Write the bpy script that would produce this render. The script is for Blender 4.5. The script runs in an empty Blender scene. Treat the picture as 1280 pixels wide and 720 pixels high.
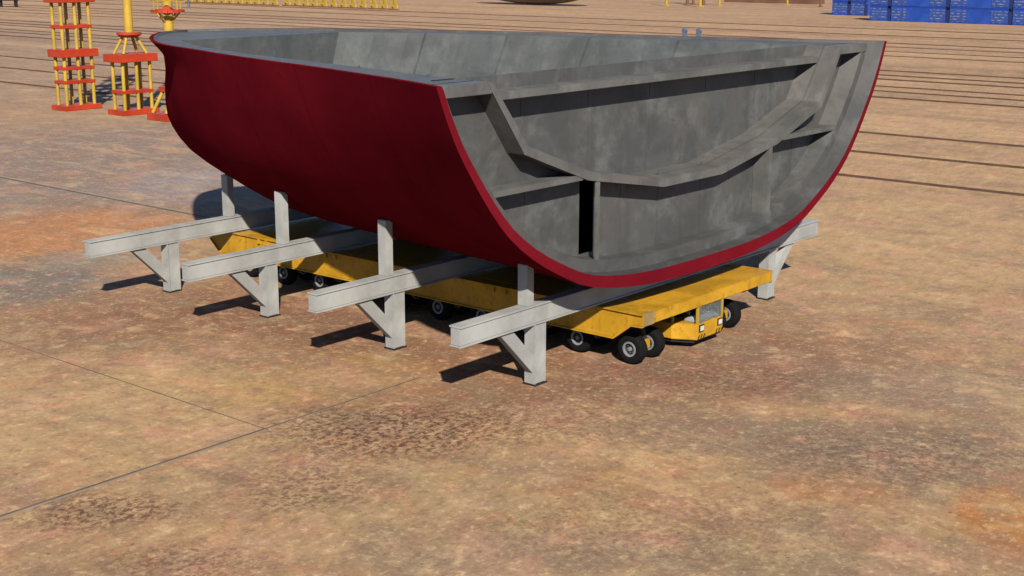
import bpy, bmesh, math, random
import numpy as np
from mathutils import Vector, Matrix
random.seed(7)
scene = bpy.context.scene
COL = scene.collection
R = math.radians

# ------------------------------------------------------------------ helpers
def link(name, me, parent=None):
    o = bpy.data.objects.new(name, me)
    COL.objects.link(o)
    if parent is not None:
        o.parent = parent
    return o

def tag(o, label=None, cat=None, group=None, kind=None):
    if label: o['label'] = label
    if cat: o['category'] = cat
    if group: o['group'] = group
    if kind: o['kind'] = kind
    return o

def empty(name, loc=(0, 0, 0)):
    o = bpy.data.objects.new(name, None)
    o.empty_display_size = 0.5
    o.location = loc
    COL.objects.link(o)
    return o

class MB:
    """collects boxes, prisms, tubes and grids; build() links them as one mesh"""
    def __init__(self):
        self.v = []; self.f = []
    def add(self, vs, fs):
        n = len(self.v)
        self.v += [tuple(map(float, p)) for p in vs]
        self.f += [tuple(i + n for i in f) for f in fs]
        return self
    def box(self, x0, x1, y0, y1, z0, z1):
        vs = [(x0, y0, z0), (x1, y0, z0), (x1, y1, z0), (x0, y1, z0), (x0, y0, z1), (x1, y0, z1), (x1, y1, z1), (x0, y1, z1)]
        return self.add(vs, [(0, 3, 2, 1), (4, 5, 6, 7), (0, 1, 5, 4), (1, 2, 6, 5), (2, 3, 7, 6), (3, 0, 4, 7)])
    def prism_y(self, poly, y0, y1):           # poly of (x, z)
        n = len(poly)
        vs = [(x, y0, z) for x, z in poly] + [(x, y1, z) for x, z in poly]
        fs = [tuple(range(n)), tuple(range(2 * n - 1, n - 1, -1))]
        fs += [(i, n + i, n + (i + 1) % n, (i + 1) % n) for i in range(n)]
        return self.add(vs, fs)
    def prism_x(self, poly, x0, x1):           # poly of (y, z)
        n = len(poly)
        vs = [(x0, y, z) for y, z in poly] + [(x1, y, z) for y, z in poly]
        fs = [tuple(range(n)), tuple(range(2 * n - 1, n - 1, -1))]
        fs += [(i, n + i, n + (i + 1) % n, (i + 1) % n) for i in range(n)]
        return self.add(vs, fs)
    def prism_z(self, poly, z0, z1):           # poly of (x, y)
        n = len(poly)
        vs = [(x, y, z0) for x, y in poly] + [(x, y, z1) for x, y in poly]
        fs = [tuple(range(n)), tuple(range(2 * n - 1, n - 1, -1))]
        fs += [(i, n + i, n + (i + 1) % n, (i + 1) % n) for i in range(n)]
        return self.add(vs, fs)
    def tube(self, a, b, r, n=12, r2=None):
        a = Vector(a); b = Vector(b); d = (b - a).normalized()
        u = d.orthogonal().normalized(); w = d.cross(u)
        r2 = r if r2 is None else r2
        vs = []
        for c, rr in ((a, r), (b, r2)):
            for i in range(n):
                t = 2 * math.pi * i / n
                vs.append(c + u * (rr * math.cos(t)) + w * (rr * math.sin(t)))
        fs = [(i, (i + 1) % n, n + (i + 1) % n, n + i) for i in range(n)]
        fs += [tuple(range(n - 1, -1, -1)), tuple(range(n, 2 * n))]
        return self.add(vs, fs)
    def lathe_x(self, prof, n=28):             # prof of (x, r) round the x axis
        vs = []; m = len(prof)
        for i in range(n):
            t = 2 * math.pi * i / n
            for x, r in prof:
                vs.append((x, r * math.cos(t), r * math.sin(t)))
        fs = []
        for i in range(n):
            j = (i + 1) % n
            for k in range(m - 1):
                fs.append((i * m + k, i * m + k + 1, j * m + k + 1, j * m + k))
        return self.add(vs, fs)
    def bar(self, a, b, w, h, up=(0, 0, 1)):
        a = Vector(a); b = Vector(b); d = (b - a).normalized(); up = Vector(up)
        s = d.cross(up).normalized(); t = s.cross(d)
        vs = []
        for c in (a, b):
            for i, j in ((-1, -1), (1, -1), (1, 1), (-1, 1)):
                vs.append(c + s * (i * w / 2) + t * (j * h / 2))
        return self.add(vs, [(0, 1, 2, 3), (7, 6, 5, 4), (0, 4, 5, 1), (1, 5, 6, 2), (2, 6, 7, 3), (3, 7, 4, 0)])
    def grid(self, P):                         # P[i][j] points
        n, m = len(P), len(P[0])
        vs = [p for row in P for p in row]
        fs = [(i * m + j, i * m + j + 1, (i + 1) * m + j + 1, (i + 1) * m + j) for i in range(n - 1) for j in range(m - 1)]
        return self.add(vs, fs)
    def mesh(self, name, mat, smooth=False, bevel=0, merge=0, recalc=True):
        bm = bmesh.new()
        vs = [bm.verts.new(p) for p in self.v]
        for f in self.f:
            try: bm.faces.new([vs[i] for i in f])
            except ValueError: pass
        if merge:
            bmesh.ops.remove_doubles(bm, verts=bm.verts, dist=merge)
        if recalc:
            bmesh.ops.recalc_face_normals(bm, faces=bm.faces)
        if bevel:
            es = [e for e in bm.edges if len(e.link_faces) == 2 and e.calc_face_angle(0) > 0.6]
            bmesh.ops.bevel(bm, geom=es, offset=bevel, segments=2, affect='EDGES', clamp_overlap=True)
        if smooth:
            for f in bm.faces: f.smooth = True
            for e in bm.edges:
                if len(e.link_faces) == 2 and e.calc_face_angle(0) > 0.7: e.smooth = False
        me = bpy.data.meshes.new(name)
        bm.to_mesh(me); bm.free()
        me.materials.append(mat)
        return me
    def build(self, name, mat, parent=None, **k):
        return link(name, self.mesh(name, mat, **k), parent)

def copy_tree(o, parent=None):
    c = o.copy(); COL.objects.link(c)
    c.parent = parent
    for ch in [x for x in list(o.children)]:
        copy_tree(ch, c)
    return c

# ------------------------------------------------------------------ materials
class NT:
    def __init__(self, name):
        self.m = bpy.data.materials.new(name); self.m.use_nodes = True
        self.t = self.m.node_tree; self.b = self.t.nodes['Principled BSDF']
        self.tc = self.t.nodes.new('ShaderNodeTexCoord')
    def n(self, typ, **kw):
        x = self.t.nodes.new(typ)
        for k, v in kw.items(): setattr(x, k, v)
        return x
    def set(self, sock, v):
        if isinstance(v, bpy.types.NodeSocket): self.t.links.new(v, sock)
        elif isinstance(v, (tuple, list)) and len(v) == 3 and sock.type == 'RGBA': sock.default_value = (*v, 1)
        else: sock.default_value = v
    def pos(self, scale=(1, 1, 1), rot=0, loc=(0, 0, 0)):
        mp = self.n('ShaderNodeMapping'); self.t.links.new(self.tc.outputs['Object'], mp.inputs[0])
        mp.inputs['Scale'].default_value = scale; mp.inputs['Rotation'].default_value = (0, 0, rot); mp.inputs['Location'].default_value = loc
        return mp.outputs[0]
    def noise(self, scale, detail=4, rough=.55, vec=None, dist=0):
        x = self.n('ShaderNodeTexNoise'); x.inputs['Scale'].default_value = scale
        x.inputs['Detail'].default_value = detail; x.inputs['Roughness'].default_value = rough; x.inputs['Distortion'].default_value = dist
        self.t.links.new(vec if vec is not None else self.tc.outputs['Object'], x.inputs['Vector'])
        return x.outputs['Fac']
    def ramp(self, v, lo, hi, a=0., b=1., smooth=True):
        x = self.n('ShaderNodeMapRange'); x.interpolation_type = 'SMOOTHSTEP' if smooth else 'LINEAR'
        self.set(x.inputs[0], v)
        for i, q in enumerate((lo, hi, a, b)): x.inputs[1 + i].default_value = q
        return x.outputs[0]
    def mix(self, f, a, b, mode='MIX'):
        x = self.n('ShaderNodeMix', data_type='RGBA', blend_type=mode)
        self.set(x.inputs[0], f); self.set(x.inputs[6], a); self.set(x.inputs[7], b)
        return x.outputs[2]
    def math(self, op, a, b=0., c=None):
        x = self.n('ShaderNodeMath', operation=op)
        self.set(x.inputs[0], a); self.set(x.inputs[1], b)
        if c is not None: self.set(x.inputs[2], c)
        return x.outputs[0]
    def bump(self, h, s=.3, d=.05):
        x = self.n('ShaderNodeBump'); x.inputs['Strength'].default_value = s; x.inputs['Distance'].default_value = d
        self.t.links.new(h, x.inputs['Height']); self.t.links.new(x.outputs[0], self.b.inputs['Normal'])
    def out(self, col, rough=.6, metal=0., spec=.5):
        self.set(self.b.inputs['Base Color'], col); self.set(self.b.inputs['Roughness'], rough)
        self.b.inputs['Metallic'].default_value = metal; self.b.inputs['Specular IOR Level'].default_value = spec
        return self.m

def paint(name, c, grime=(.1, .07, .04), amt=.35, rough=.5, sc=1.0, streak=True, spec=.22):
    t = NT(name)
    a = t.noise(.7 * sc, 6, .65); b = t.noise(5 * sc, 5, .6)
    st = t.noise(2.2 * sc, 4, .6, t.pos((1, 1, .14)))
    d = tuple(x * .78 for x in c); e = tuple(min(1, x * 1.08) for x in c)
    col = t.mix(t.ramp(a, .35, .65), d, e)
    col = t.mix(t.math('MULTIPLY', t.ramp(b, .52, .74), amt), col, grime)
    if streak: col = t.mix(t.math('MULTIPLY', t.ramp(st, .55, .75), amt * .8), col, grime)
    t.bump(b, .08, .02)
    return t.out(col, t.ramp(a, .3, .7, rough - .08, rough + .12), 0, spec)

M = {}
M['white'] = paint('support_paint', (0.180, 0.181, 0.173), (0.13, 0.125, 0.11), .08, .55, .6, False)
M['yellow'] = paint('transporter_paint', (0.2550, 0.1340, 0.0075), (0.085, 0.034, 0.0064), .55, .42, .9)
M['tower_yellow'] = paint('tower_yellow_paint', (0.2304, 0.1440, 0.0141), (0.1088, 0.0576, 0.0128), .25, .5, .5)
M['orange'] = paint('tower_orange_paint', (0.2176, 0.0192, 0.0038), (0.1088, 0.0160, 0.0064), .25, .5, .5)
M['dark'] = paint('dark_steel', (0.0077, 0.0070, 0.0070), (0.0192, 0.0141, 0.0115), .4, .6)
M['rubber'] = paint('tyre_rubber', (0.0038, 0.0038, 0.0042), (0.0141, 0.0102, 0.0083), .2, .85, 2, True, .06)
M['rim'] = paint('wheel_rim_paint', (0.1088, 0.1120, 0.1152), (0.0320, 0.0256, 0.0224), .4, .45, 2)
M['rail'] = paint('rusty_rail', (0.052, 0.030, 0.018), (0.08, 0.046, 0.029), .4, .7)
M['brown'] = paint('brown_steel', (0.0832, 0.0384, 0.0224), (0.0320, 0.0192, 0.0128), .3, .65, .2)
M['blue'] = paint('container_blue', (0.0090, 0.0320, 0.1728), (0.0102, 0.0224, 0.0832), .25, .45, .3)
M['pale'] = paint('pale_bars', (0.0512, 0.0768, 0.1664), (0.0320, 0.0320, 0.0512), .3, .5)
def door():
    t = NT('container_door')
    w = t.n('ShaderNodeTexWave', wave_type='BANDS', bands_direction='Z'); w.inputs['Scale'].default_value = .42
    t.t.links.new(t.tc.outputs['Object'], w.inputs['Vector'])
    br = t.noise(1.3, 3, .6, t.pos((1, .9, 1.2))); nz = t.noise(3., 4, .6)
    col = t.mix(t.ramp(nz, .35, .65), (.009, .029, .135), (.0077, .022, .10))
    f = t.math('MULTIPLY', t.ramp(w.outputs['Fac'], .62, .85), t.ramp(br, .46, .58))
    col = t.mix(t.math('MULTIPLY', f, .85), col, (.10, .115, .16))
    return t.out(col, .5)
M['door'] = door()
M['gap'] = paint('gap_shade_navy', (0.0077, 0.0128, 0.0512), (0.0064, 0.0064, 0.0192), .2, .6)  # shade of the container gaps, put into a dark navy colour
M['headlight'] = paint('headlight_lens', (0.30, 0.30, 0.275), (0.2, 0.2, 0.18), .1, .2)
M['dash'] = paint('cab_grey_plastic', (0.17, 0.175, 0.175), (0.1920, 0.1920, 0.1920), .15, .5)
M['bluegrey'] = paint('bluegrey_paint', (0.0512, 0.0640, 0.0896), (0.0320, 0.0320, 0.0320), .2, .6)

def glass():
    t = NT('cab_glass')
    b = t.b
    b.inputs['Base Color'].default_value = (.75, .8, .8, 1); b.inputs['Roughness'].default_value = .03
    b.inputs['Transmission Weight'].default_value = .95; b.inputs['IOR'].default_value = 1.06
    return t.m
M['glass'] = glass()

def red():
    t = NT('hull_red_paint')
    a = t.noise(.16, 6, .6); b = t.noise(1.3, 6, .65); st = t.noise(.9, 5, .6, t.pos((.8, .8, .12)))
    col = t.mix(t.ramp(a, .35, .65), (0.0610, 0.0030, 0.0060), (0.0800, 0.0042, 0.0076))
    col = t.mix(t.math('MULTIPLY', t.ramp(b, .55, .72), .35), col, (0.0416, 0.0007, 0.0034))
    col = t.mix(t.math('MULTIPLY', t.ramp(st, .56, .75), .3), col, (0.0448, 0.0038, 0.0064))
    # weld seams of the shell plates, faint
    w = t.n('ShaderNodeTexWave', wave_type='BANDS', bands_direction='Y'); w.inputs['Scale'].default_value = .0524
    t.t.links.new(t.tc.outputs['Object'], w.inputs['Vector'])
    seam = t.ramp(w.outputs['Fac'], .9985, 1.)
    col = t.mix(t.math('MULTIPLY', seam, .35), col, (0.0320, 0.0019, 0.0045))
    t.bump(t.math('ADD', t.math('MULTIPLY', a, .6), t.math('MULTIPLY', b, .3)), .1, .06)
    return t.out(col, t.ramp(b, .3, .7, .55, .7), 0, .0)
M['red'] = red()

def steel(name, base, warm, light, rot=0):
    t = NT(name)
    a = t.noise(.22, 6, .6, dist=.4); b = t.noise(.55, 8, .68, t.pos((1, 1, 1), 0, (9, 3, 5))); c = t.noise(3.2, 6, .65)
    st = t.noise(.75, 6, .65, t.pos((1, 1, .16)))
    col = t.mix(t.ramp(a, .38, .6), base, warm)
    col = t.mix(t.math('MULTIPLY', t.ramp(b, .48, .64), .6), col, light)
    dk = t.noise(.38, 7, .66, t.pos((1, 1, 1), 0, (21, 8, 13)), .5)
    col = t.mix(t.math('MULTIPLY', t.ramp(dk, .48, .62), .55), col, tuple(x * .62 for x in base))
    col = t.mix(t.math('MULTIPLY', t.ramp(st, .48, .66), .34), col, tuple(x * .5 for x in base))
    col = t.mix(t.math('MULTIPLY', t.ramp(c, .50, .70), .45), col, tuple(x * .62 for x in warm))
    t.bump(t.math('ADD', t.math('MULTIPLY', b, .5), c), .12, .03)
    return t.out(col, t.ramp(b, .3, .7, .55, .75), 0, .3)
M['steel'] = steel('shaded_panel_steel', (.0345, .036, .0355), (.040, .0385, .0365), (.064, .0645, .063))  # bulkhead panels, darkened in colour so they read as shaded
M['steel_lit'] = steel('lit_flange_steel', (.050, .0505, .048), (.056, .053, .049), (.074, .073, .070))  # lighter copy for girders and stringers, lit edges painted into the colour
M['steel_shaded'] = steel('shaded_plating_steel', (.0255, .027, .0275), (.031, .0305, .0295), (.047, .048, .048))  # darkest copy, shade of the inner shell painted into the colour
M['steel_deck'] = steel('deck_grey_steel', (.041, .0425, .041), (.046, .046, .0435), (.062, .063, .060))
M['steel_cool'] = steel('cool_grey_steel', (.031, .035, .0355), (.036, .038, .0375), (.052, .057, .057))

# ------------------------------------------------------------------ camera (solved from the photograph)
F_PX, YAW, PITCH, ROLL = 1698.442, 0.873, 0.239, 0.002
CAM = Vector((-41.458, -33.523, 17.0))
fw = Vector((math.sin(YAW) * math.cos(PITCH), math.cos(YAW) * math.cos(PITCH), -math.sin(PITCH)))
rt = Vector((math.cos(YAW), -math.sin(YAW), 0)); up = rt.cross(fw)
rt2 = rt * math.cos(ROLL) + up * math.sin(ROLL); up2 = up * math.cos(ROLL) - rt * math.sin(ROLL)
cd = bpy.data.cameras.new('camera'); cam = bpy.data.objects.new('camera', cd); COL.objects.link(cam)
cam.matrix_world = Matrix(((rt2.x, up2.x, -fw.x, CAM.x), (rt2.y, up2.y, -fw.y, CAM.y), (rt2.z, up2.z, -fw.z, CAM.z), (0, 0, 0, 1)))
cd.sensor_width = 36; cd.lens = F_PX * 36 / 1280; cd.clip_end = 6000; cd.clip_start = .5
scene.camera = cam

# ------------------------------------------------------------------ light
SUN = Vector((-1.04, -1.16, 1.05)).normalized()
sd = bpy.data.lights.new('sun', 'SUN'); sd.energy = 5.0; sd.angle = R(.9); sd.color = (1, .93, .82)
so = bpy.data.objects.new('sun', sd); COL.objects.link(so)
so.rotation_euler = (-SUN).to_track_quat('-Z', 'Y').to_euler(); so.location = (-60, -60, 80)
w = bpy.data.worlds.new('World'); scene.world = w; w.use_nodes = True
wt = w.node_tree; bg = wt.nodes['Background']
sk = wt.nodes.new('ShaderNodeTexSky'); sk.sky_type = 'NISHITA'; sk.sun_disc = False; sk.air_density = .45; sk.dust_density = .1; sk.ozone_density = 1.5
sk.sun_elevation = math.asin(SUN.z); sk.sun_rotation = math.atan2(SUN.x, SUN.y)
wt.links.new(sk.outputs[0], bg.inputs[0]); bg.inputs[1].default_value = .085
vs = scene.view_settings
vs.view_transform = 'Standard'; vs.look = 'None'; vs.gamma = 1; vs.use_curve_mapping = False; vs.exposure = 1.4

# ------------------------------------------------------------------ ground
def ground_material():
    t = NT('yard_ground')
    # domain warp shared by the stains
    wn = t.n('ShaderNodeTexNoise'); wn.inputs['Scale'].default_value = .28; wn.inputs['Detail'].default_value = 6; wn.inputs['Roughness'].default_value = .62
    t.t.links.new(t.tc.outputs['Object'], wn.inputs['Vector'])
    sub = t.n('ShaderNodeVectorMath', operation='SUBTRACT'); t.t.links.new(wn.outputs['Color'], sub.inputs[0]); sub.inputs[1].default_value = (.5, .5, .5)
    big = t.noise(.035, 5, .6); mid = t.noise(.16, 6, .62); fine = t.noise(1.7, 8, .72); grit = t.noise(4.6, 8, .78)
    rip = t.noise(1.1, 5, .62, t.pos((.55, 1.9, 1), R(-50)))
    col = t.mix(t.ramp(big, .36, .64), (0.1590, 0.0966, 0.0539), (0.1843, 0.1190, 0.0632))
    col = t.mix(t.ramp(mid, .42, .68, 0, .55), col, (0.1359, 0.0943, 0.0632))
    col = t.mix(t.ramp(mid, .22, .40, .5, 0), col, (0.1935, 0.1101, 0.0492))
    def patch(x, y, rx, ry, c, s=.8, warp=7., soft=.55):
        nonlocal col
        sc = t.n('ShaderNodeVectorMath', operation='MULTIPLY_ADD')
        t.t.links.new(sub.outputs[0], sc.inputs[0]); sc.inputs[1].default_value = (warp, warp, 0); t.t.links.new(t.tc.outputs['Object'], sc.inputs[2])
        d = t.n('ShaderNodeVectorMath', operation='SUBTRACT'); t.t.links.new(sc.outputs[0], d.inputs[0]); d.inputs[1].default_value = (x, y, 0)
        dr = t.n('ShaderNodeVectorMath', operation='DOT_PRODUCT'); t.t.links.new(d.outputs[0], dr.inputs[0]); dr.inputs[1].default_value = (.643 / rx, -.766 / rx, 0)
        df = t.n('ShaderNodeVectorMath', operation='DOT_PRODUCT'); t.t.links.new(d.outputs[0], df.inputs[0]); df.inputs[1].default_value = (.766 / ry, .643 / ry, 0)
        q = t.math('ADD', t.math('MULTIPLY', dr.outputs['Value'], dr.outputs['Value']), t.math('MULTIPLY', df.outputs['Value'], df.outputs['Value']))
        f = t.ramp(t.math('SQRT', q), 1. - soft, 1. + soft, s, 0.)
        if c is None: return f
        col = t.mix(f, col, c)
        return f
    patch(101, 200, 60, 130, (.125, .092, .07), .8, 40)
    patch(25, 68, 22, 28, (.098, .08, .076), .95, 12)
    patch(23.6, 52, 6, 9, (.125, .112, .125), .9, 6)
    patch(5.3, 42, 7, 8, (.19, .082, .032), .95, 4, .4)
    patch(-4.5, 32., 5, 5, (.062, .066, .068), .95, 5)
    patch(2, 34, 4, 2, (.10, .095, .09), .75, 4)
    patch(-1.5, 16, 11, 9, (.092, .045, .027), .95, 6)
    patch(7.6, -2.1, 10, 7, (.098, .05, .031), .9, 6)
    patch(-.8, 4, 7, 5.5, (.105, .053, .031), .9, 5)
    patch(-11.9, 11, 7, 7.5, (.205, .138, .072), .8, 4)
    patch(-5.4, 6.5, 4.5, 3.5, (0.1935, 0.1168, 0.0468), .7, 3)
    patch(-12.2, -6.4, 5, 4, (0.1705, 0.1190, 0.0656), .75, 6)
    patch(1.8, -15.2, 5.5, 3.6, (0.0922, 0.0719, 0.0539), .85, 6)
    patch(-.6, -8.5, 4.2, 2.3, (0.1014, 0.0741, 0.0539), .75, 6)
    patch(10.1, -12.2, 5.2, 3, (0.1106, 0.0831, 0.0656), .7, 6)
    patch(-1.3, -20.2, 1.7, 2.4, (0.1843, 0.0719, 0.0164), .9, 3, .35)
    patch(-2.4, -14.9, 1.9, 1.4, (0.1751, 0.0809, 0.0328), .6, 3)
    patch(-6.4, -9., 2.2, 1.8, (0.1705, 0.0899, 0.0422), .5, 3)
    patch(37, .8, 12, 14, (.20, .138, .073), .8, 12)
    patch(82, 15, 30, 40, (0.1981, 0.1303, 0.0703), .7, 25)
    patch(-7.7, -16.3, 5, 2.5, (0.1175, 0.0876, 0.0562), .7, 5)
    patch(-13.4, -10.3, 5, 2, (0.1198, 0.0899, 0.0679), .6, 5)
    # long dirt tracks worn along the rails, far field only
    far = t.n('ShaderNodeSeparateXYZ'); t.t.links.new(t.tc.outputs['Object'], far.inputs[0])
    tr = t.noise(.11, 5, .6, t.pos((1, .05, 1)))
    fm = t.ramp(far.outputs[0], 40, 110, 0, 1)
    col = t.mix(t.math('MULTIPLY', t.ramp(tr, .5, .68), t.math('MULTIPLY', fm, .8)), col, (0.0968, 0.0561, 0.0351))
    col = t.mix(t.math('MULTIPLY', t.ramp(tr, .30, .54, 1, 0), t.math('MULTIPLY', fm, .85)), col, (0.2304, 0.1505, 0.0820))
    # mottling of the worn floor, from metre-size clumps down to grit
    sk_ = t.noise(.30, 7, .68, t.pos((1, .30, 1)), .6)
    col = t.mix(t.ramp(sk_, .50, .64, 0, .55), col, (.098, .068, .048))
    col = t.mix(t.ramp(sk_, .32, .46, .5, 0), col, (.285, .195, .10))
    cl = t.noise(.42, 7, .70); cl2 = t.noise(.8, 6, .66, t.pos((1, 1, 1), 0, (31, 17, 0)))
    pink = t.noise(.24, 5, .62, t.pos((1, 1, 1), 0, (7, 51, 0)))
    col = t.mix(t.ramp(pink, .48, .66, 0, .55), col, (.215, .125, .085))
    col = t.mix(t.ramp(pink, .30, .46, .45, 0), col, (.205, .155, .09))
    col = t.mix(t.ramp(cl, .50, .64, 0, .48), col, (.105, .072, .05))
    col = t.mix(t.ramp(cl, .32, .46, .38, 0), col, (.305, .215, .125))
    col = t.mix(t.ramp(cl2, .54, .66, 0, .36), col, (.10, .066, .043))
    col = t.mix(t.ramp(cl2, .30, .44, .3, 0), col, (.29, .215, .14))
    col = t.mix(t.ramp(fine, .52, .66, 0, .52), col, (.085, .055, .036))
    col = t.mix(t.ramp(fine, .34, .46, .5, 0), col, (.315, .228, .135))
    col = t.mix(t.ramp(grit, .53, .64, 0, .62), col, (.07, .046, .03))
    col = t.mix(t.ramp(grit, .36, .46, .5, 0), col, (.33, .25, .15))
    # speckled brown oil and rust stains
    sp = t.noise(3.6, 8, .76, None, .3)
    for x, y, rx, ry, s in ((-7.9, 0.6, 4.4, 3.0, 1.), (-19.1, 2.0, 2.6, 1.5, .95), (-13.6, -1.4, 2.6, 2., .7), (5, -5, 6, 3, .55), (-3, -3, 5, 3, .5), (-20, -3, 2.6, 1.1, .6), (1.8, -15, 5, 3, .6), (-9, -12, 6, 3, .4)):
        f = patch(x, y, rx, ry, None, s, 3.5, .6)
        col = t.mix(t.math('MULTIPLY', t.ramp(sp, .45, .58), f), col, (0.0480, 0.0250, 0.0175))
    vo = t.n('ShaderNodeTexVoronoi'); vo.inputs['Scale'].default_value = .9; t.t.links.new(t.tc.outputs['Object'], vo.inputs['Vector'])
    col = t.mix(t.math('MULTIPLY', t.ramp(vo.outputs['Distance'], .02, .09, 1, 0), .6), col, (0.0415, 0.0247, 0.0188))
    h1 = t.noise(.75, 4, .6, t.pos((1, 1, 1), 0, (3, 81, 0))); h2 = t.noise(.55, 4, .6, t.pos((1, 1, 1), 0, (61, 5, 0)))
    col = t.mix(t.ramp(h1, .50, .66, 0, .5), col, (.98, 1.04, .86), 'MULTIPLY')
    col = t.mix(t.ramp(h2, .48, .64, 0, .75), col, (1.06, .90, .92), 'MULTIPLY')
    col = t.mix(1., col, (1.09, 1.055, 1.0), 'MULTIPLY')
    t.bump(t.math('ADD', t.math('MULTIPLY', fine, .6), t.math('MULTIPLY', grit, .4)), .35, .05)
    return t.out(col, .92, 0, .15)
g = MB()
# flat near the camera and out past everything built, subdivided once for the far field
g.grid([[(x, y, 0) for y in (-1500, -200, 0, 200, 600, 3000)] for x in (-1500, -200, 0, 200, 600, 3000)])
ground = tag(g.build('ground', ground_material(), recalc=False), kind='structure')
if ground.data.polygons[0].normal.z < 0: ground.data.flip_normals()

# concrete slab joints, 4 mm above the ground
def joint_material():
    t = NT('slab_joint_filler'); a = t.noise(.8, 5, .7)
    return t.out(t.mix(t.ramp(a, .3, .7), (.04, .03, .025), (.075, .056, .044)), .9, 0, .2)
def edge_material():
    t = NT('slab_edge'); a = t.noise(1.2, 5, .7)
    return t.out(t.mix(t.ramp(a, .3, .7), (.17, .13, .09), (.13, .1, .065)), .9, 0, .2)
JM, EM = joint_material(), edge_material()
def flat(x0, x1, y0, y1, z): return MB().add([(x0, y0, z), (x1, y0, z), (x1, y1, z), (x0, y1, z)], [(0, 1, 2, 3)])
j = MB(); e = MB()
for a in (flat(-10.84, -10.78, 3.9, 75, .004), flat(13.9, 14.2, 30, 200, .004), flat(-90, -10.85, 4.05, 4.17, .004), flat(-10.77, -2.5, 4.07, 4.15, .004)): j.add(a.v, a.f)
for a in (flat(-90, -10.85, 3.93, 4.05, .004), flat(-10.77, -6, 4.02, 4.07, .004), flat(-10.835, -10.795, -14, 3.9, .004), flat(14.2, 14.5, 34, 120, .004)): e.add(a.v, a.f)
tag(j.build('slab_joint', JM, recalc=False), kind='structure')
tag(e.build('slab_edge', EM, recalc=False), kind='structure')

# crane and launching rails, set in the yard floor
for x, wd, h in ((58.4, .42, .15), (71.7, .42, .15), (84.9, .42, .15), (118.7, .5, .17), (126.5, .5, .14), (132.9, .5, .14), (143.2, .5, .16), (149.8, .5, .16), (157.9, .5, .16),
                 (188.7, .6, .12), (199.9, .6, .12), (212.2, .6, .12), (223.5, .6, .15), (249, .7, .15), (274, .7, .15)):
    m = MB()
    m.box(x - wd / 2, x + wd / 2, -500, 1500, -.05, h * .55)
    m.box(x - wd / 4, x + wd / 4, -500, 1500, h * .55 + .002, h)
    tag(m.build('crane_rail', M['rail']), kind='structure')

# ------------------------------------------------------------------ hull section
XC, YE, ZK, ZT, T = 9.4, -2.05, 3.42, 12.75, .36
def pchip(xs, ys):
    xs = np.array(xs, float); ys = np.array(ys, float); h = np.diff(xs); d = np.diff(ys) / h
    m = np.zeros(len(xs)); m[0] = d[0]; m[-1] = d[-1]
    for i in range(1, len(xs) - 1):
        if d[i - 1] * d[i] > 0:
            w1 = 2 * h[i] + h[i - 1]; w2 = h[i] + 2 * h[i - 1]
            m[i] = (w1 + w2) / (w1 / d[i - 1] + w2 / d[i])
    def f(x):
        x = min(max(x, xs[0]), xs[-1]); i = min(int(np.searchsorted(xs, x, 'right')) - 1, len(xs) - 2); t = (x - xs[i]) / h[i]
        return float((1 + 2 * t) * (1 - t) ** 2 * ys[i] + t * (1 - t) ** 2 * h[i] * m[i] + t * t * (3 - 2 * t) * ys[i + 1] + t * t * (t - 1) * h[i] * m[i + 1])
    return f
WT = [(-2.05, 17.3), (.7, 16.3), (3.2, 15.55), (7.2, 14.4), (11.3, 13.4), (14.1, 12.7), (18.6, 11.35), (22.2, 10.0), (24, 9.1), (26, 7.9), (28, 6.6), (30, 5.15), (32, 3.45), (33.5, 1.85), (34.5, 0)]
GT = [(3.42, 0), (3.5, .18), (3.6, .27), (3.8, .37), (4.26, .50), (5.04, .605), (5.83, .69), (6.9, .775), (8.2, .845), (9.3, .893), (10.5, .94), (11.59, .972), (12.75, 1.0)]
ST = [(3.42, 24.3), (3.8, 27), (4.2, 28.8), (5.15, 31.3), (6.7, 34.7), (8.2, 35.6), (9.8, 35.2), (11.2, 34.6), (12.75, 34.5)]
Wf = pchip(*zip(*WT)); Zg = pchip([b for a, b in GT], [a for a, b in GT]); Gz = pchip(*zip(*GT)); Sf = pchip(*zip(*ST))
Y0 = 12.
def Tg(gv): return .27 + .36 * max(1 - gv, 0) ** .75
def half(y, z):
    if y > Y0: y = Y0 + (y - Y0) * (34.5 - Y0) / (Sf(z) - Y0)
    return Gz(z) * Wf(y)
def flare(y, z):
    s = min(max((y - 19) / 8, 0), 1); t = min(max((z - 11.85) / .9, 0), 1)
    return s * s * (3 - 2 * s) * t ** 1.1 * .75
def hull_z(off, y):                                    # height of the shell at an offset from the centre line
    z = ZK
    while z < ZT and half(y, z) < off: z += .02
    return z
gs = [0, .04, .08, .13, .18, .23, .28, .33, .38, .43, .48, .53, .58, .62, .66, .70, .74, .78, .81, .84, .87, .895, .92, .94, .955, .97, .976, .982, .988, .994, 1.0]
ss = [0, .03, .06, .1, .14, .18, .23, .28, .33, .38, .43, .48, .53, .58, .62, .66, .70, .735, .77, .80, .825, .85, .875, .90, .92, .94, .955, .97, .98, .99, .996, 1.0]
outer = {}; inner = {}
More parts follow.
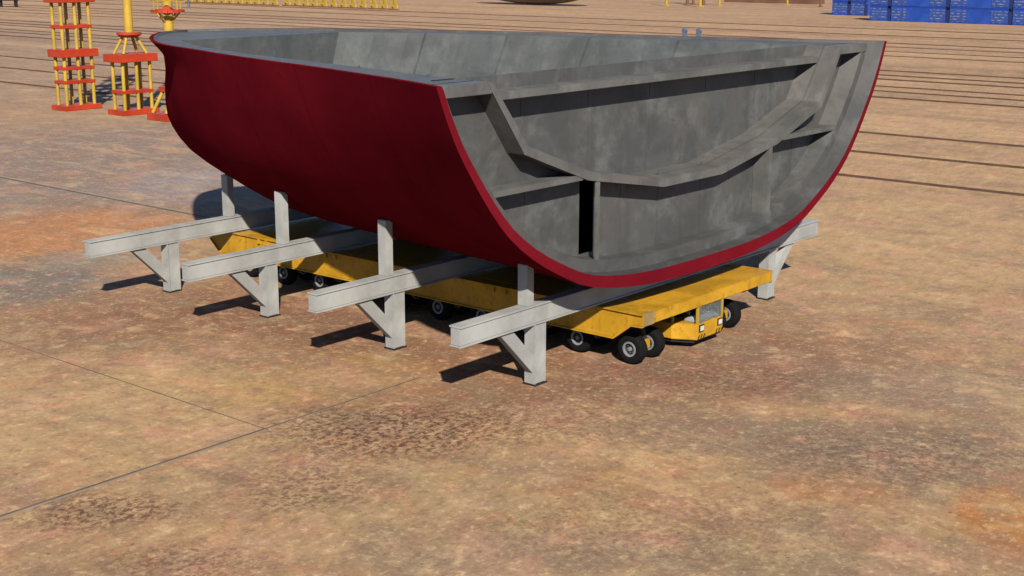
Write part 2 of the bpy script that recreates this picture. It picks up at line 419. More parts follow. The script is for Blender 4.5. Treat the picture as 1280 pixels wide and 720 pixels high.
for si, s in enumerate(ss):
    prof = []
    for gv in gs:
        z = Zg(gv); y = YE + (Sf(z) - YE) * s
        h = half(y, z) if s < 1 else 0.
        f = flare(y, z) * (1 if s < .985 else (1 - s) / .015)
        prof.append((h + f, y, z))
    outer[si] = prof
    inn = []
    for k, (h, y, z) in enumerate(prof):
        a = prof[max(k - 1, 0)]; b = prof[min(k + 1, len(prof) - 1)]
        tx, tz = b[0] - a[0], b[2] - a[2]; L = math.hypot(tx, tz) or 1
        if k == 0: nx, nz = 0, 1
        else: nx, nz = -tz / L, tx / L
        tt = Tg(gs[k]); hh = max(h + nx * tt, 0); zz = z + nz * tt
        inn.append((hh if k else 0, y, min(zz, ZT)))
    inn[-1] = (max(prof[-1][0] - Tg(1), 0), prof[-1][1], ZT)
    inner[si] = inn
def full(prof):                                        # near gunwale -> keel -> far gunwale
    return [(XC - h, y, z) for h, y, z in reversed(prof)] + [(XC + h, y, z) for h, y, z in prof[1:]]
hull = empty('ship_hull_section', (XC, 12, 0))
tag(hull, 'huge open-ended ship hull section, dark red outside and grey inside, on support frames', 'ship section')
hull_off = (-XC, -12, 0)
def hpart(mb, name, mat, parent=hull, **k):
    mb.v = [(x - XC, y - 12, z) for x, y, z in mb.v]
    return mb.build(name, mat, parent, **k)
m = MB(); n = len(ss)
m.grid([full(outer[i]) for i in range(n)])
fo, fi = full(outer[0]), full(inner[0])
m.grid([fo, fi])                                        # rim at the open end
m.grid([[full(outer[i])[0] for i in range(n)], [full(inner[i])[0] for i in range(n)]])
m.grid([[full(outer[i])[-1] for i in range(n)], [full(inner[i])[-1] for i in range(n)]])
shell = hpart(m, 'outer_shell', M['red'], smooth=True, merge=.002)
m = MB(); m.grid([[(x + (.004 if x < XC else -.004), y, z) for x, y, z in full(inner[i])] for i in range(n)])
hpart(m, 'inner_plating', M['steel_shaded'], smooth=True, merge=.002, recalc=False)

YB, YF, YI, ZD, YH = -.42, -1.3, .6, 12.62, 27.5                  # bulkhead, front edge of the girders, deck, end of the hold
OCT = [(-13.55, ZD), (-11.5, 10.1), (-7.6, 8.68), (-2.2, 7.74), (2.5, 7.74), (7.4, 8.6), (11.6, 9.98), (13.55, ZD)]
def inner_half(y, z): return max(half(y, z) + flare(y, z) - Tg(Gz(z)) * 1.02, 0)
# deck of the wing tanks and the bow
def ksc(y): return 1. if y <= YI else Wf(y) / Wf(YI)
def oh(y): return 13.55 * ksc(y)
ysd = [YB, YI] + [YI + (YH - YI) * k / 14 for k in range(1, 15)]
m = MB()
for sgn in (-1, 1):
    top = [[(XC + sgn * inner_half(y, ZD - .02), y, ZD), (XC + sgn * oh(y), y, ZD)] for y in ysd]
    m.grid(top)
yb = [YH, 28.5, 29.5, 30.5, 31.5, 32.5, 33.2, 33.8, 34.2]
m.grid([[(XC + s * inner_half(y, ZD - .02), y, ZD) for s in (-1, -.5, 0, .5, 1)] for y in yb])
deck = hpart(m, 'deck_plate', M['steel_deck'])
for y, x in ((8.2, None),):
    pass
m = MB(); m.box(-5.3, -4.2, .5, .66, ZD + .004, ZD + .03)
hpart(m, 'deck_slot', M['dark'])
# front edge of the wing decks
for sgn in (-1, 1):
    m = MB(); a = XC + sgn * 13.55
    m.prism_z([(a, YF), (XC + sgn * (inner_half(YF, 12.25) + .05), YF), (XC + sgn * (inner_half(YB, 12.25) + .05), YB - .003), (a, YB - .003)], ZD - .42, ZD)
    hpart(m, 'deck_girder', M['steel_lit'], bevel=.02)
# hold: walls and floor
m = MB()
m.grid([[(XC + x * ksc(y), y, z) for x, z in OCT] for y in ysd[1:]])
hpart(m, 'hold_lining', M['steel_cool'])
m = MB(); y = YH; m.add([(XC + x * ksc(y), y - .004, z) for x, z in OCT], [tuple(range(8))])
hpart(m, 'hold_end_wall', M['steel_cool'])
# weld seams / frames on the hold lining
for y in (2.4, 7.4, 12.6, 17.6, 22.6):
    m = MB(); k = ksc(y)
    for i in range(7):
        (x0, z0), (x1, z1) = OCT[i], OCT[i + 1]
        a = Vector((XC + x0 * k, y, z0)); b = Vector((XC + x1 * k, y, z1))
        m.bar(a, b, .16, .10, up=(0, 1, 0))
    hpart(m, 'hold_frame', M['steel_cool'])
# transverse bulkhead near the open end
row = [gv for gv in gs]
m = MB(); P = []
for gv in gs:
    z = Zg(gv)
    if z > ZD: z = ZD
    z2 = max(z, ZK + Tg(0) * .98)
    P.append((inner_half(YB, z2) + .02, z2))
poly = [(XC - h, z) for h, z in reversed(P)] + [(XC + h, z) for h, z in P]
def clip(poly, nx, nz, d):                              # keeps nx*x + nz*z >= d
    out = []
    for i, p in enumerate(poly):
        q = poly[(i + 1) % len(poly)]; a = nx * p[0] + nz * p[1] - d; b = nx * q[0] + nz * q[1] - d
        if a >= 0: out.append(p)
        if a * b < 0: t = a / (a - b); out.append((p[0] + (q[0] - p[0]) * t, p[1] + (q[1] - p[1]) * t))
    return out
SX0, SX1, SZ0, SZ1 = XC - 7.12, XC - 6.06, 5.05, 8.2  # added opening; its black cavity stands in for the stiffener's shaded side
m.prism_y(clip(poly, -1, 0, -(XC - 13.55)), YB, YB + .1); m.prism_y(clip(poly, 1, 0, XC + 13.55), YB, YB + .1)
for i in range(7):
    (x0, z0), (x1, z1) = OCT[i], OCT[i + 1]
    q = clip(clip(poly, 1, 0, XC + x0), -1, 0, -(XC + x1))
    nx, nz = (z1 - z0), -(x1 - x0)
    q = clip(q, nx, nz, nx * (XC + x0) + nz * z0)
    if x0 < SX0 - XC and x1 > SX1 - XC:
        mid = clip(clip(q, 1, 0, SX0), -1, 0, -SX1)
        for pp in (clip(q, -1, 0, -SX0), clip(q, 1, 0, SX1), clip(mid, 0, 1, SZ1), clip(mid, 0, -1, -SZ0)): m.prism_y(pp, YB, YB + .1)
    else: m.prism_y(q, YB, YB + .1)
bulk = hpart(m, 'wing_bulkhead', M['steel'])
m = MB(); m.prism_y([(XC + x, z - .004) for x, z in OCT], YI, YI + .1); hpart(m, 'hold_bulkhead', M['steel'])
m = MB()
for off in (-9.6, -5.2, -.7, 3.9, 8.4):
    m = MB(); m.box(XC + off - .05, XC + off + .05, YI - .016, YI, 8.4 if abs(off) < 8 else 9.6, 11.93); hpart(m, 'weld_seam', M['steel'])
for off in (-10.6, -4.2, -1.4, 2.1, 4.6, 10.6):
    m = MB(); m.box(XC + off - .045, XC + off + .045, YB - .016, YB, hull_z(abs(off), YB) + T + .1, 7.9 if abs(off) < 8 else 8.3); hpart(m, 'weld_seam', M['steel'])
# octagonal girder
m = MB(); th = .36
def offset_poly(P, d):
    out = []
    for i in range(len(P)):
        a = Vector(P[i]) - Vector(P[i - 1]) if i else Vector(P[1]) - Vector(P[0])
        b = Vector(P[i + 1]) - Vector(P[i]) if i < len(P) - 1 else a
        na = Vector((a.y, -a.x)).normalized(); nb = Vector((b.y, -b.x)).normalized()
        nn = (na + nb).normalized(); out.append(Vector(P[i]) + nn * (d / max(nn.dot(na), .3)))
    return [tuple(q) for q in out]
o2 = offset_poly(OCT, th)
o2[0] = (o2[0][0], ZD); o2[-1] = (o2[-1][0], ZD)
fr = [(XC + x, z - .003) for x, z in OCT]; bk = [(XC + x, z - .003) for x, z in o2]
for i in range(7):
    q = [fr[i], fr[i + 1], bk[i + 1], bk[i]]
    vs_ = [(x, YF - .01, z) for x, z in q] + [(x, YI - .003, z) for x, z in q]
    m.add(vs_, [(0, 1, 2, 3), (7, 6, 5, 4), (0, 4, 5, 1), (2, 6, 7, 3)] + ([(3, 7, 4, 0)] if i == 0 else []) + ([(1, 5, 6, 2)] if i == 6 else []))
hpart(m, 'octagonal_girder', M['steel_lit'], merge=.001)
# ring frame following the shell just inside the rim
m = MB(); rows = []
pf, pb = [], []
for gv in gs[2:]:
    z = Zg(gv)
    if z > ZD - .45: break
    a = Zg(max(gv - .01, 0)); b = Zg(min(gv + .01, 1)); tx = .02 * Wf(YF); tz = b - a; L = math.hypot(tx, tz); nx, nz = -tz / L, tx / L
    d = T + .36 + .42 * (1 - gv) ** .6
    pts = []
    for y in (YF + .015, YB - .003):
        h = half(y, z)
        pts.append(((h - .2, y, z + .06 if nz > .5 else z), (max(h + nx * d, 0), y, z + nz * d)))
    rows.append((pts[0][0], pts[0][1], pts[1][1]))
for sgn in (-1, 1):
    m.grid([[(XC + sgn * p[0], p[1], p[2]) for p in r_] for r_ in rows])
m.grid([[(XC - p[0], p[1], p[2]) for p in rows[0]], [(XC + p[0], p[1], p[2]) for p in rows[0]]])
hpart(m, 'ring_frame', M['steel'], merge=.002)
# stringers and stiffeners
m = MB(); m.box(XC - 12.9, XC + 12.9, YI - 1.0, YI - .003, 11.78, 12.09); hpart(m, 'top_stringer', M['steel_lit'], bevel=.02)
for sgn, a in ((-1, 8.0), (1, 8.1)):
    m = MB(); x0 = XC + sgn * a
    m.prism_z([(x0, YF + .02), (XC + sgn * (inner_half(YF, 8.4) + .06), YF + .02), (XC + sgn * (inner_half(YB, 8.4) + .06), YB - .003), (x0, YB - .003)], 8.36, 8.6)
    hpart(m, 'wing_stringer', M['steel_lit'], bevel=.015)
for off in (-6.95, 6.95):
    m = MB(); m.box(XC + off - .16, XC + off + .16, YF + .02, YB - .003, hull_z(6.95, -1) + T - .05, 8.25) if off > 0 else m.box(XC - 7.11, XC - 6.85, YF + .02, YF + .12, hull_z(6.95, -1) + T - .05, 8.3)  # left one has no web, only a flange before the added dark opening
    hpart(m, 'web_stiffener', M['steel_lit'], bevel=.015)
# lifting lugs on the far gunwale
for y in (8.35, 7.55):
    x = XC + Wf(y) - .18
    m = MB(); m.box(x - .09, x + .09, y - .12, y + .12, ZT + .002, ZT + .2); m.tube((x - .1, y, ZT + .3), (x + .1, y, ZT + .3), .14, 12)
    hpart(m, 'lifting_lug', M['bluegrey'])

# ------------------------------------------------------------------ supports
Y_SUP = (0., 8.04, 16.62, 24.41)
STUB_X = (-.62, -.5, .98, 3.9)
LABELS = ['pale grey support frame nearest the open hull end, reaching out past the transporter at right',
          'pale grey support frame second from the open end of the hull',
          'pale grey support frame third from the open end, next to the farthest one',
          'pale grey support frame farthest back, under the bow end of the hull']
for k, y in enumerate(Y_SUP):
    s = empty('support_frame', (XC, y, 0)); tag(s, LABELS[k], 'support frame', 'steel support frames under the hull')
    hl = XC + 4.85
    m = MB()
    m.box(-hl + .02, hl - .02, -.235, .235, 2.66, 3.34)
    bm_ = m.build('beam', M['white'], s, bevel=.015)
    m = MB(); m.box(-hl, hl, -.29, .29, 3.342, 3.42); m.build('flange_plate', M['white'], bm_, bevel=.012)
    m = MB(); m.box(-hl, hl, -.29, .29, 2.58, 2.658); m.build('flange_plate', M['white'], bm_, bevel=.012)
    for sg in (-1, 1):
        px = sg * XC
        m = MB(); m.box(px - .30, px + .30, -.22, .22, .06, 2.578)
        m.box(px - .356, px - .302, -.28, .28, .06, 2.578); m.box(px + .302, px + .356, -.28, .28, .06, 2.578)
        ps = m.build('post', M['white'], s, bevel=.01)
        m = MB(); m.box(px - .40, px + .40, -.33, .33, .004, .058); m.build('base_plate', M['dark'], ps)
        q = [(px + sg * .358, .53), (px + sg * .358, 1.30), (px + sg * 1.62, 2.575), (px + sg * 2.42, 2.575)]
        m = MB(); m.prism_y(q, -.17, .17); m.build('brace', M['white'], s, bevel=.012)
        sx = sg * (XC - STUB_X[k]); zt = hull_z(abs(sx) - (.1 if k else 0), y) + .06
        m = MB(); m.box(sx - .21, sx + .21, -.26, .26, 3.422, zt); m.build('stub_post', M['white'], s, bevel=.02)

# ------------------------------------------------------------------ transporter
TX0, TX1, TYF, TYR = 4.05, 14.75, -2.55, 26.3
tr = empty('heavy_transporter', (XC, 12, 0))
tag(tr, 'long low yellow self-propelled transporter parked under the red hull section', 'transporter')
def tpart(mb, name, mat, parent=tr, **k):
    mb.v = [(x - XC, y - 12, z) for x, y, z in mb.v]
    return mb.build(name, mat, parent, **k)
m = MB(); m.box(TX0 + .75, TX1 - .16, TYF, TYR, 2.0, 2.49); deckp = tpart(m, 'deck', M['yellow'], bevel=.02)
m = MB(); m.box(TX0 + .11, TX0 + .747, TYF + .16, TYR - .1, 2.3, 2.487); tpart(m, 'deck_edge', M['yellow'], bevel=.02)
side = [(TYF + .03, 2.46), (TYF + .03, 2.0), (-1.96, 1.98), (-1.05, 1.28), (25.4, 1.28), (26.25, 2.0), (26.25, 2.46)]
for sg in (-1, 1):
    x = TX0 if sg < 0 else TX1
    m = MB(); m.prism_x(side, min(x, x - sg * .1), max(x, x - sg * .1)); sp = tpart(m, 'side_skirt', M['yellow'], bevel=.012)
    m = MB(); xa, xb = sorted((x + sg * .10, x - sg * .12))
    m.box(xa, xb, TYF + .02, TYR, 2.462, 2.512)
    pts = [(TYF + .03, 1.995), (-1.96, 1.975), (-1.05, 1.275), (25.4, 1.275), (26.25, 1.995)]
    for (a, b), (c, d) in zip(pts, pts[1:]):
        m.bar((x + sg * .01, a, b - .022), (x + sg * .01, c, d - .022), .2, .05, up=(1, 0, 0) if False else (0, 0, 1))
    tpart(m, 'skirt_lip', M['yellow'], parent=sp)
    for yy in (16.2, 16.9, 21.5, 22.1, 10.6, 11.2, 5.0, 5.7):
        m = MB(); m.box(*sorted((x + sg * .002, x + sg * .12)), yy - .07, yy + .07, 2.2, 2.46); tpart(m, 'lashing_lug', M['yellow'], parent=sp)
m = MB(); m.box(TX0 + .06, TX0 + .742, TYF - .03, TYF + .12, 1.99, 2.53); tpart(m, 'corner_plate', paint('weathered_plate', (.16, .11, .05), (.09, .06, .03), .5), bevel=.01)
m = MB(); m.box(TX1 - .155, TX1 - .02, TYF - .02, TYF + .12, 1.99, 2.5); tpart(m, 'corner_plate', M['yellow'], bevel=.01)
m = MB(); m.box(7.0, 11.8, 1.2, 25.6, 1.2, 1.998); tpart(m, 'spine_beam', M['dark'])
# wheels: one tyre with its rim, then copies
def wheel_mesh():
    m = MB(); r = .68
    m.lathe_x([(-.23, .30), (-.25, .42), (-.25, .56), (-.2, .645), (-.12, .675), (-.1, r), (-.02, r), (-.0, .655), (.02, r), (.1, r), (.12, .675), (.2, .645), (.25, .56), (.25, .42), (.23, .30)], 36)
    return m.mesh('wheel', M['rubber'], smooth=True)
def rim_mesh():
    m = MB()
    for s in (-1, 1):
        m.lathe_x([(s * .235, .335), (s * .262, .33), (s * .262, .255), (s * .2, .245)], 28)
        m.lathe_x([(s * .14, .10), (s * .24, .09), (s * .25, .05), (s * .25, .001)], 20)
        for i in range(8):
            a = math.tau * i / 8
            m.tube((s * .14, .165 * math.cos(a), .165 * math.sin(a)), (s * .165, .165 * math.cos(a), .165 * math.sin(a)), .016, 6)
    m.tube((-.2, 0, 0), (.2, 0, 0), .09, 12)
    me = m.mesh('rim', M['rim'], smooth=True)
    d = MB()
    for s in (-1, 1):
        d.lathe_x([(s * .2, .247), (s * .142, .2), (s * .142, .001)], 24)
    dm = d.mesh('disc', M['dark'], smooth=True)
    me.materials.append(M['dark'])
    bm = bmesh.new(); bm.from_mesh(me); nf = len(bm.faces); bm.from_mesh(dm); bm.faces.ensure_lookup_table()
    for f in bm.faces[nf:]: f.material_index = 1
    bm.to_mesh(me); bm.free()
    return me
wm, rm = wheel_mesh(), rim_mesh()
for k in range(10):
    y = -1.45 + 2.8 * k
    for sg in (-1, 1):
        for dx in ((.80, 2.16) if sg < 0 else (2.15, 3.5)):
            x = TX0 + dx if sg < 0 else TX1 - dx
            o = link('wheel', wm, tr); o.location = (x - XC, y - 12, .684)
            r_ = link('rim', rm, o)
        xc = TX0 + 1.48 if sg < 0 else TX1 - 2.82
        m = MB()
        m.tube((xc - .55, y, .684), (xc + .55, y, .684), .11, 10)
        m.box(xc - .24, xc + .24, y - .3, y + .3, .56, .98)
        tpart(m, 'axle_bogie', M['yellow'], bevel=.04)
        m = MB(); m.prism_x([(y - .2, .982), (y + .28, .982), (y + .85, 1.9), (y + .8, 1.997), (y + .1, 1.997)], xc - .15, xc + .15)
        tpart(m, 'swing_arm', M['dark'], bevel=.02)
# driver's cab under the front of the deck
CX0, CX1 = 8.32, 10.45
plan = [(CX0, TYF + .03), (CX1, TYF + .03), (CX1 + .55, -1.5), (CX1 + .55, .3), (CX0 - .55, .3), (CX0 - .55, -1.5)]
m = MB(); m.prism_z(plan, .47, 1.2); cab = tpart(m, 'cab', M['yellow'], bevel=.03)
m = MB(); m.prism_z([(CX0 + .1, TYF + .25), (CX1 - .1, TYF + .25), (CX1 + .4, -1.4), (CX1 + .4, .2), (CX0 - .4, .2), (CX0 - .4, -1.4)], .3, .468); tpart(m, 'cab_underside', M['dark'], parent=cab)
for (x, y, wdt) in ((CX0 + .05, TYF + .09, .1), (CX1 - .05, TYF + .09, .1), (CX0 - .48, -1.5, .1), (CX1 + .48, -1.5, .1), (CX0 - .48, .22, .1), (CX1 + .48, .22, .1)):
    m = MB(); m.box(x - wdt / 2, x + wdt / 2, y - wdt / 2, y + wdt / 2, 1.202, 1.996); tpart(m, 'cab_pillar', M['tower_yellow'], parent=cab)
m = MB(); m.box(CX0 - .5, CX1 + .5, .24, .29, 1.2, 1.99); tpart(m, 'cab_rear_wall', M['dark'], parent=cab)
m = MB(); m.prism_x([(TYF + .16, 1.203), (TYF + .85, 1.203), (TYF + .85, 1.36), (TYF + .5, 1.42), (TYF + .16, 1.26)], CX0 + .15, CX1 - .15); tpart(m, 'dashboard', M['dash'], parent=cab, bevel=.02)
m = MB(); m.box(8.7, 9.2, -1.25, -.8, 1.203, 1.45); m.box(8.7, 9.2, -.8, -.7, 1.203, 1.9); tpart(m, 'driver_seat', M['dark'], parent=cab, bevel=.03)
m = MB(); m.tube((8.95, -1.7, 1.3), (8.95, -1.62, 1.55), .03, 8); 
for i in range(14):
    a, b = math.tau * i / 14, math.tau * (i + 1) / 14
    m.tube((8.95 + .19 * math.cos(a), -1.6 + .06 * math.sin(a), 1.58 + .15 * math.sin(a)), (8.95 + .19 * math.cos(b), -1.6 + .06 * math.sin(b), 1.58 + .15 * math.sin(b)), .018, 6)
tpart(m, 'steering_wheel', M['dash'], parent=cab)
m = MB(); m.box(9.75, 9.95, -1.7, -1.5, 1.203, 1.62); m.tube((10.0, -1.45, 1.2), (10.02, -1.5, 1.75), .025, 8); tpart(m, 'control_box', M['tower_yellow'], parent=cab)
m = MB(); m.box(CX0 + .1, CX1 - .1, TYF + .085, TYF + .093, 1.22, 1.99); tpart(m, 'windscreen', M['glass'], parent=cab)
for x in (CX0 + .3, CX1 - .3):
    m = MB(); m.box(x - .19, x + .19, TYF - .012, TYF + .028, .82, 1.14); hd = tpart(m, 'headlight', M['dark'], parent=cab)
    hd.name = 'headlight'
    m = MB(); m.box(x - .14, x + .14, TYF - .03, TYF - .014, .87, 1.09); 
    m.v = [(a - XC, b - 12, c) for a, b, c in m.v]; lens = m.mesh('headlight_lens', M['headlight'])
    hd.data.materials.append(M['headlight'])
    bm = bmesh.new(); bm.from_mesh(hd.data); nf = len(bm.faces); bm.from_mesh(lens); bm.faces.ensure_lookup_table()
    for f in bm.faces[nf:]: f.material_index = 1
    bm.to_mesh(hd.data); bm.free()
m = MB()
for x in (CX0 + .02, CX0 + .24, CX0 + .46, CX1 - .62, CX1 - .40, CX1 - .18):
    y = TYF + .024
    m.add([(x, y, .50), (x + .1, y, .50), (x + .2, y, .68), (x + .1, y, .68)], [(0, 1, 2, 3)])
    m.add([(x, y + .004, .50), (x + .1, y + .004, .50), (x + .2, y + .004, .68), (x + .1, y + .004, .68)], [(3, 2, 1, 0)])
tpart(m, 'hazard_stripes', M['dark'], parent=cab, recalc=False)

# ------------------------------------------------------------------ yellow and orange pipe towers
def plate(cx, cy, sx, sy, z0, z1): return MB().box(cx - sx / 2, cx + sx / 2, cy - sy / 2, cy + sy / 2, z0, z1)
def legs(root, cx, cy, a, b, z0, z1, r):
    for i in range(3):
        for jj in range(2):
            x = -a / 2 + a / 2 * i; y = -b / 2 + b * jj
            MB().tube((x, y, z0), (x, y, z1), r, 12).build('pipe_leg', M['tower_yellow'], root, smooth=True)
t1 = empty('pipe_tower', (46.0, 104.8, 0)); tag(t1, 'tall tower of yellow pipes and many orange plates, leftmost of the three', 'tower', 'yellow and orange pipe towers')
legs(t1, 0, 0, 3.5, 1.75, .4, 30, .2)
for z, sx, sy, h in ((.0, 4.7, 3.0, .55), (2.95, 3.95, 2.2, .4), (4.5, 3.95, 2.2, .4), (5.95, 4.7, 3.0, .85), (9.1, 3.95, 2.2, .4), (11.95, 4.7, 3.0, .85), (16.4, 3.95, 2.2, .4), (19.5, 4.7, 3.0, .85), (25, 4.7, 3.0, .85), (29.8, 4.7, 3.0, .5)):
    plate(0, 0, sx, sy, z + .004, z + h).build('tie_plate', M['orange'], t1, bevel=.04)
t2 = empty('pipe_tower', (47.5, 95.95, 0)); tag(t2, 'yellow pipe tower with one thick mast rising from a splayed collar', 'tower', 'yellow and orange pipe towers')
legs(t2, 0, 0, 3.5, 1.9, .4, 6.0, .2)
for z, sx, sy, h in ((.0, 4.7, 3.1, .55), (2.3, 3.95, 2.3, .4), (5.75, 4.9, 3.2, .85)):
    plate(0, 0, sx, sy, z + .004, z + h).build('tie_plate', M['orange'], t2, bevel=.04)
for i, (x, y) in enumerate(((-1.5, -.9), (1.5, -.9), (1.5, .9), (-1.5, .9))):
    MB().tube((x, y, 6.6), (x * .38, y * .38, 8.5), .17, 10).build('splayed_strut', M['tower_yellow'], t2, smooth=True)
MB().tube((0, 0, 8.4), (0, 0, 8.65), 1.0, 20, 1.35).tube((0, 0, 8.65), (0, 0, 8.9), 1.35, 20).build('collar', M['orange'], t2)
MB().tube((0, 0, 8.9), (0, 0, 34), .47, 20).build('mast', M['tower_yellow'], t2, smooth=True)
t3 = empty('pipe_tower', (47.1, 88.2, 0)); tag(t3, 'yellow mast tower with railed orange ring, partly hidden behind the red bow tip', 'tower', 'yellow and orange pipe towers')
plate(0, 0, 4.4, 3.4, .004, .75).build('base_plate', M['orange'], t3, bevel=.04)
for (x, y) in ((-1.75, -1.2), (1.75, -1.2), (1.75, 1.2), (-1.75, 1.2)):
    MB().tube((x, y, .75), (x * .45, y * .45, 3.0), .2, 10).build('splayed_strut', M['tower_yellow'], t3, smooth=True)
plate(0, 0, 2.2, 1.8, 2.95, 3.5).build('tie_plate', M['orange'], t3, bevel=.04)
MB().tube((0, 0, 3.5), (0, 0, 32), .52, 20).build('mast', M['tower_yellow'], t3, smooth=True)
m = MB()
for i in range(20):
    a, b = math.tau * i / 20, math.tau * (i + 1) / 20
    m.bar((1.6 * math.cos(a), 1.6 * math.sin(a), 11.4), (1.6 * math.cos(b), 1.6 * math.sin(b), 11.4), .34, .3)
m.box(-1.5, 1.5, -.12, .12, 11.3, 11.5); m.box(-.12, .12, -1.5, 1.5, 11.28, 11.48)
m.tube((-.6, -.62, 11.6), (-.42, -.48, 11.6), .42, 14)
m.build('platform_ring', M['orange'], t3)
m = MB()
for i in range(20):
    a, b = math.tau * i / 20, math.tau * (i + 1) / 20
    m.tube((1.68 * math.cos(a), 1.68 * math.sin(a), 12.55), (1.68 * math.cos(b), 1.68 * math.sin(b), 12.55), .09, 6)
    if i % 5 == 0: m.tube((1.68 * math.cos(a), 1.68 * math.sin(a), 11.55), (1.68 * math.cos(a), 1.68 * math.sin(a), 12.55), .08, 6)
m.build('guard_rail', M['tower_yellow'], t3)
for i in range(4):
    a = math.tau * i / 4 + .3
    MB().tube((.5 * math.cos(a), .5 * math.sin(a), 10.3), (1.5 * math.cos(a), 1.5 * math.sin(a), 11.26), .11, 8).build('ring_brace', M['tower_yellow'], t3, smooth=True)

# ------------------------------------------------------------------ rows of yellow trestles
def trestle_mesh():
    m = MB()
    for s in (-1, 1):
        m.bar((0, s * 1.35, .3), (0, s * .45, 3.4), .9, .55, up=(1, 0, 0))
    m.box(-.45, .45, -1.0, 1.0, 1.0, 1.4)
    m.box(-.5, .5, -.75, .75, 3.4, 5.6)
    return m.mesh('trestle', M['tower_yellow'])
foot = MB().box(-.7, .7, -1.8, 1.8, .0, .42).mesh('foot_beam', M['brown'])
tm = trestle_mesh()
ROWS = [(282.5, 289, 12, 4.85, 'yellow A-shaped trestle in the nearer row, above the middle of the hull', 'yellow trestles in the nearer row'),
        (281, 347, 11, 4.85, 'yellow A-shaped trestle in the farther row, just right of the towers', 'yellow trestles in the farther row')]
for x, y0, cnt, dy, lab, grp in ROWS:
    for i in range(cnt):
        o = link('yellow_trestle', tm); o.location = (x + random.uniform(-.3, .3), y0 + dy * i + random.uniform(-.2, .2), 0); tag(o, lab, 'trestle', grp)
        link('foot_beam', foot, o)

# ------------------------------------------------------------------ blue containers
def container(x0, y0, y1, z0, h, depth, label, seg):
    L = y1 - y0
    root = empty('blue_container', (x0, (y0 + y1) / 2, z0)); tag(root, label, 'container', 'blue containers at the far right')
    m = MB(); m.box(.06, depth, -L / 2, L / 2, .02, h - .02)
    m.box(0, .3, -L / 2, L / 2, h - .3, h - .01); m.box(0, .3, -L / 2, L / 2, .0, .25)
    for y in (-L / 2, L / 2 - .25): m.box(0, .3, y, y + .25, .25, h - .3)
    m.build('container_body', M['blue'], root)
    for a, b in seg:
        m = MB(); m.box(-.05, .05, a + .12, b - .12, .4, h - .7); d = m.build('door_panel', M['door'], root)
    m = MB(); m.box(.03, .4, -L / 2 - .95, -L / 2 - .01, .0, h - .75); m.build('gap_shade_slab', M['gap'], root)  # dark slab standing in for shade between neighbouring containers
    return root
L0 = 4.15
specs = [(317, 132.5, 137.6, 'short blue container left of the first dark gap in the near stack', [(-2.5, 2.5)]),
         (317, 115.9, 131.3, 'long blue container on the ground between the first and second dark gaps', [(-7.7, -3.1), (3.1, 7.7)]),
         (317, 99., 114.7, 'long blue container on the ground between the second and third dark gaps', [(-7.8, -3.2), (3.2, 7.8)]),
         (317, 82., 97.8, 'blue container at the right edge of the photo, right of the third dark gap', [(-7.8, -3.2), (3.2, 7.8)]),
         (345, 158.4, 163.4, 'leftmost blue container, standing farther back than the long ones', [(-2.5, 2.5)]),
         (345, 152.9, 157.3, 'second blue container from the left, set back beside the leftmost one', [(-2.3, 2.3)])]
for x, y0, y1, lab, seg in specs:
    container(x, y0, y1, 0, L0, 6, lab, seg)
ups = ['upper blue container stacked over the short one by the first dark gap', 'upper blue container stacked between the first and second dark gaps', 'upper blue container stacked between the second and third dark gaps', 'upper blue container stacked at the right edge of the photo', 'upper blue container on top of the leftmost one farther back', 'upper blue container on top of the second one from the left']
for (x, y0, y1, lab, seg), ul in zip(specs, ups):
    container(x - .12, y0, y1 + (.0), L0 + .01, L0, 6, ul, seg)

# ------------------------------------------------------------------ far things at the upper edge of the view
m = MB(); P = []
for i in range(25):
    u = -1 + 2 * i / 24; rowp = []
    for jj in range(13):
        v = jj / 12; wv = math.sqrt(max(1 - u * u, 0)) ** .8
        a = math.pi * (v - .5)
        rowp.append((7.5 * wv * math.sin(a), 26 * u, 6.5 - (6.4 * wv) * math.cos(a) * .98))
    P.append(rowp)
m.grid(P); m.grid([[(-7.5 * math.sqrt(max(1 - (-1 + i / 12) ** 2, 0)) ** .8, 26 * (-1 + i / 12), 6.5), (7.5 * math.sqrt(max(1 - (-1 + i / 12) ** 2, 0)) ** .8, 26 * (-1 + i / 12), 6.5)] for i in range(25)])
bh = m.build('boat_hull', paint('faded_brown_hull', (.15, .105, .082), (.1, .07, .055), .3, .7, .2), smooth=True, merge=.005); bh.location = (352, 286, 0)
tag(bh, 'brown rounded hull bottom lying on the yard at the top edge', 'hull')
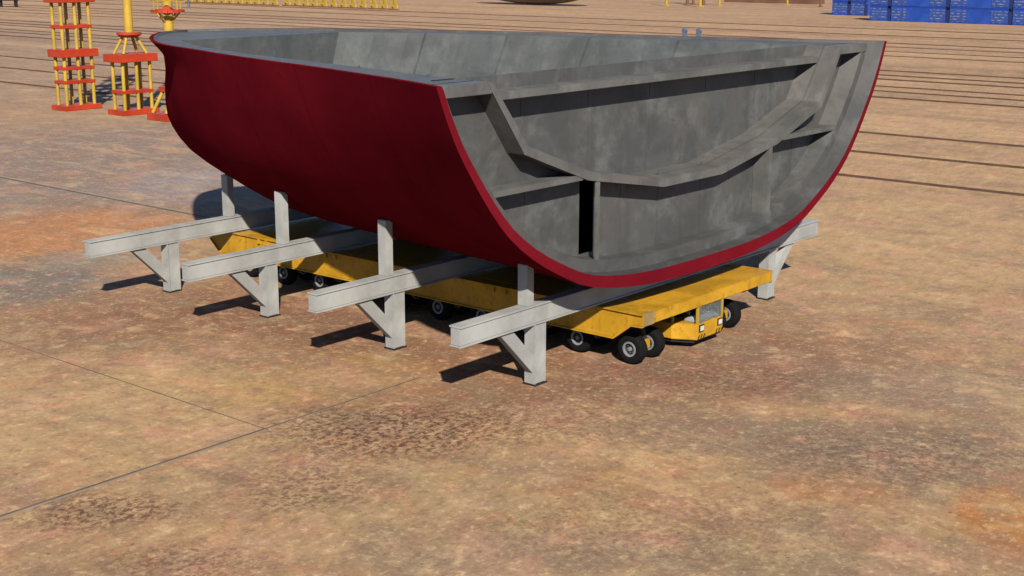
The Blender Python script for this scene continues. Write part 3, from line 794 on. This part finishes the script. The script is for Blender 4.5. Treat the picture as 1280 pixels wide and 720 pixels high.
for (x, y, col, lab, nm, r) in ((374, 243, 'tower_yellow', 'thin yellow mast at the top edge, leftmost of the yellow masts', 'yellow_mast', .5),
                     (375, 229.5, 'tower_yellow', 'thickest yellow mast at the top edge, right beside the brown posts', 'yellow_mast', .6),
                     (387, 229, 'tower_yellow', 'thin yellow mast at the top edge, first one right of the thickest mast', 'yellow_mast', .45),
                     (411, 215, 'tower_yellow', 'faint yellow mast at the top edge, nearest to the blue containers', 'yellow_mast', .4),
                     (393, 246.5, 'brown', 'brown post, leftmost of three beside the thickest yellow mast', 'brown_post', .6),
                     (393, 244, 'brown', 'brown post, middle of three beside the thickest yellow mast', 'brown_post', .5),
                     (393, 239.5, 'brown', 'brown post, rightmost of three beside the thickest yellow mast', 'brown_post', .6),
                     (404, 198, 'brown', 'lone brown post at the top edge just left of the blue containers', 'brown_post', .4)):
    o = empty(nm, (x, y, 0)); tag(o, lab, 'post', 'posts along the far upper edge')
    m = MB(); m.tube((0, 0, .3), (0, 0, 16), r, 12); m.build('shaft', M[col], o, smooth=True)
    m = MB(); m.box(-r * 1.6, r * 1.6, -r * 1.6, r * 1.6, .004, .3); m.build('base_plate', M[col], o)
m = MB()
for k in range(4): m.box(428 + k * 1.6, 429.3 + k * 1.6, 212, 252, .0, 1.0 + .3 * k)
o = m.build('beam_stack', M['brown']); tag(o, 'low stack of brown steel beams at the top edge, right of the masts', 'beams')
o = empty('dark_stand', (211, 403, 0)); tag(o, 'dark two-legged stand at the top left corner of the photo', 'stand')
for x, y in ((1.6, -2.1), (-1.6, 2.1)):
    MB().box(x - .45, x + .45, y - .45, y + .45, 0, 3).build('leg', M['dark'], o)
MB().box(-2.3, 2.3, -2.8, 2.8, 2.2, 4.2).build('crossbeam', M['dark'], o)
o = empty('mooring_post', (244, 347, 0)); tag(o, 'small blue-grey post below the farther row of yellow trestles', 'post')
MB().tube((0, 0, 0), (0, 0, 2.2), .4, 10).build('shaft', M['bluegrey'], o, smooth=True)
MB().tube((0, 0, 2.2), (0, 0, 2.5), .6, 10).build('cap', M['bluegrey'], o)
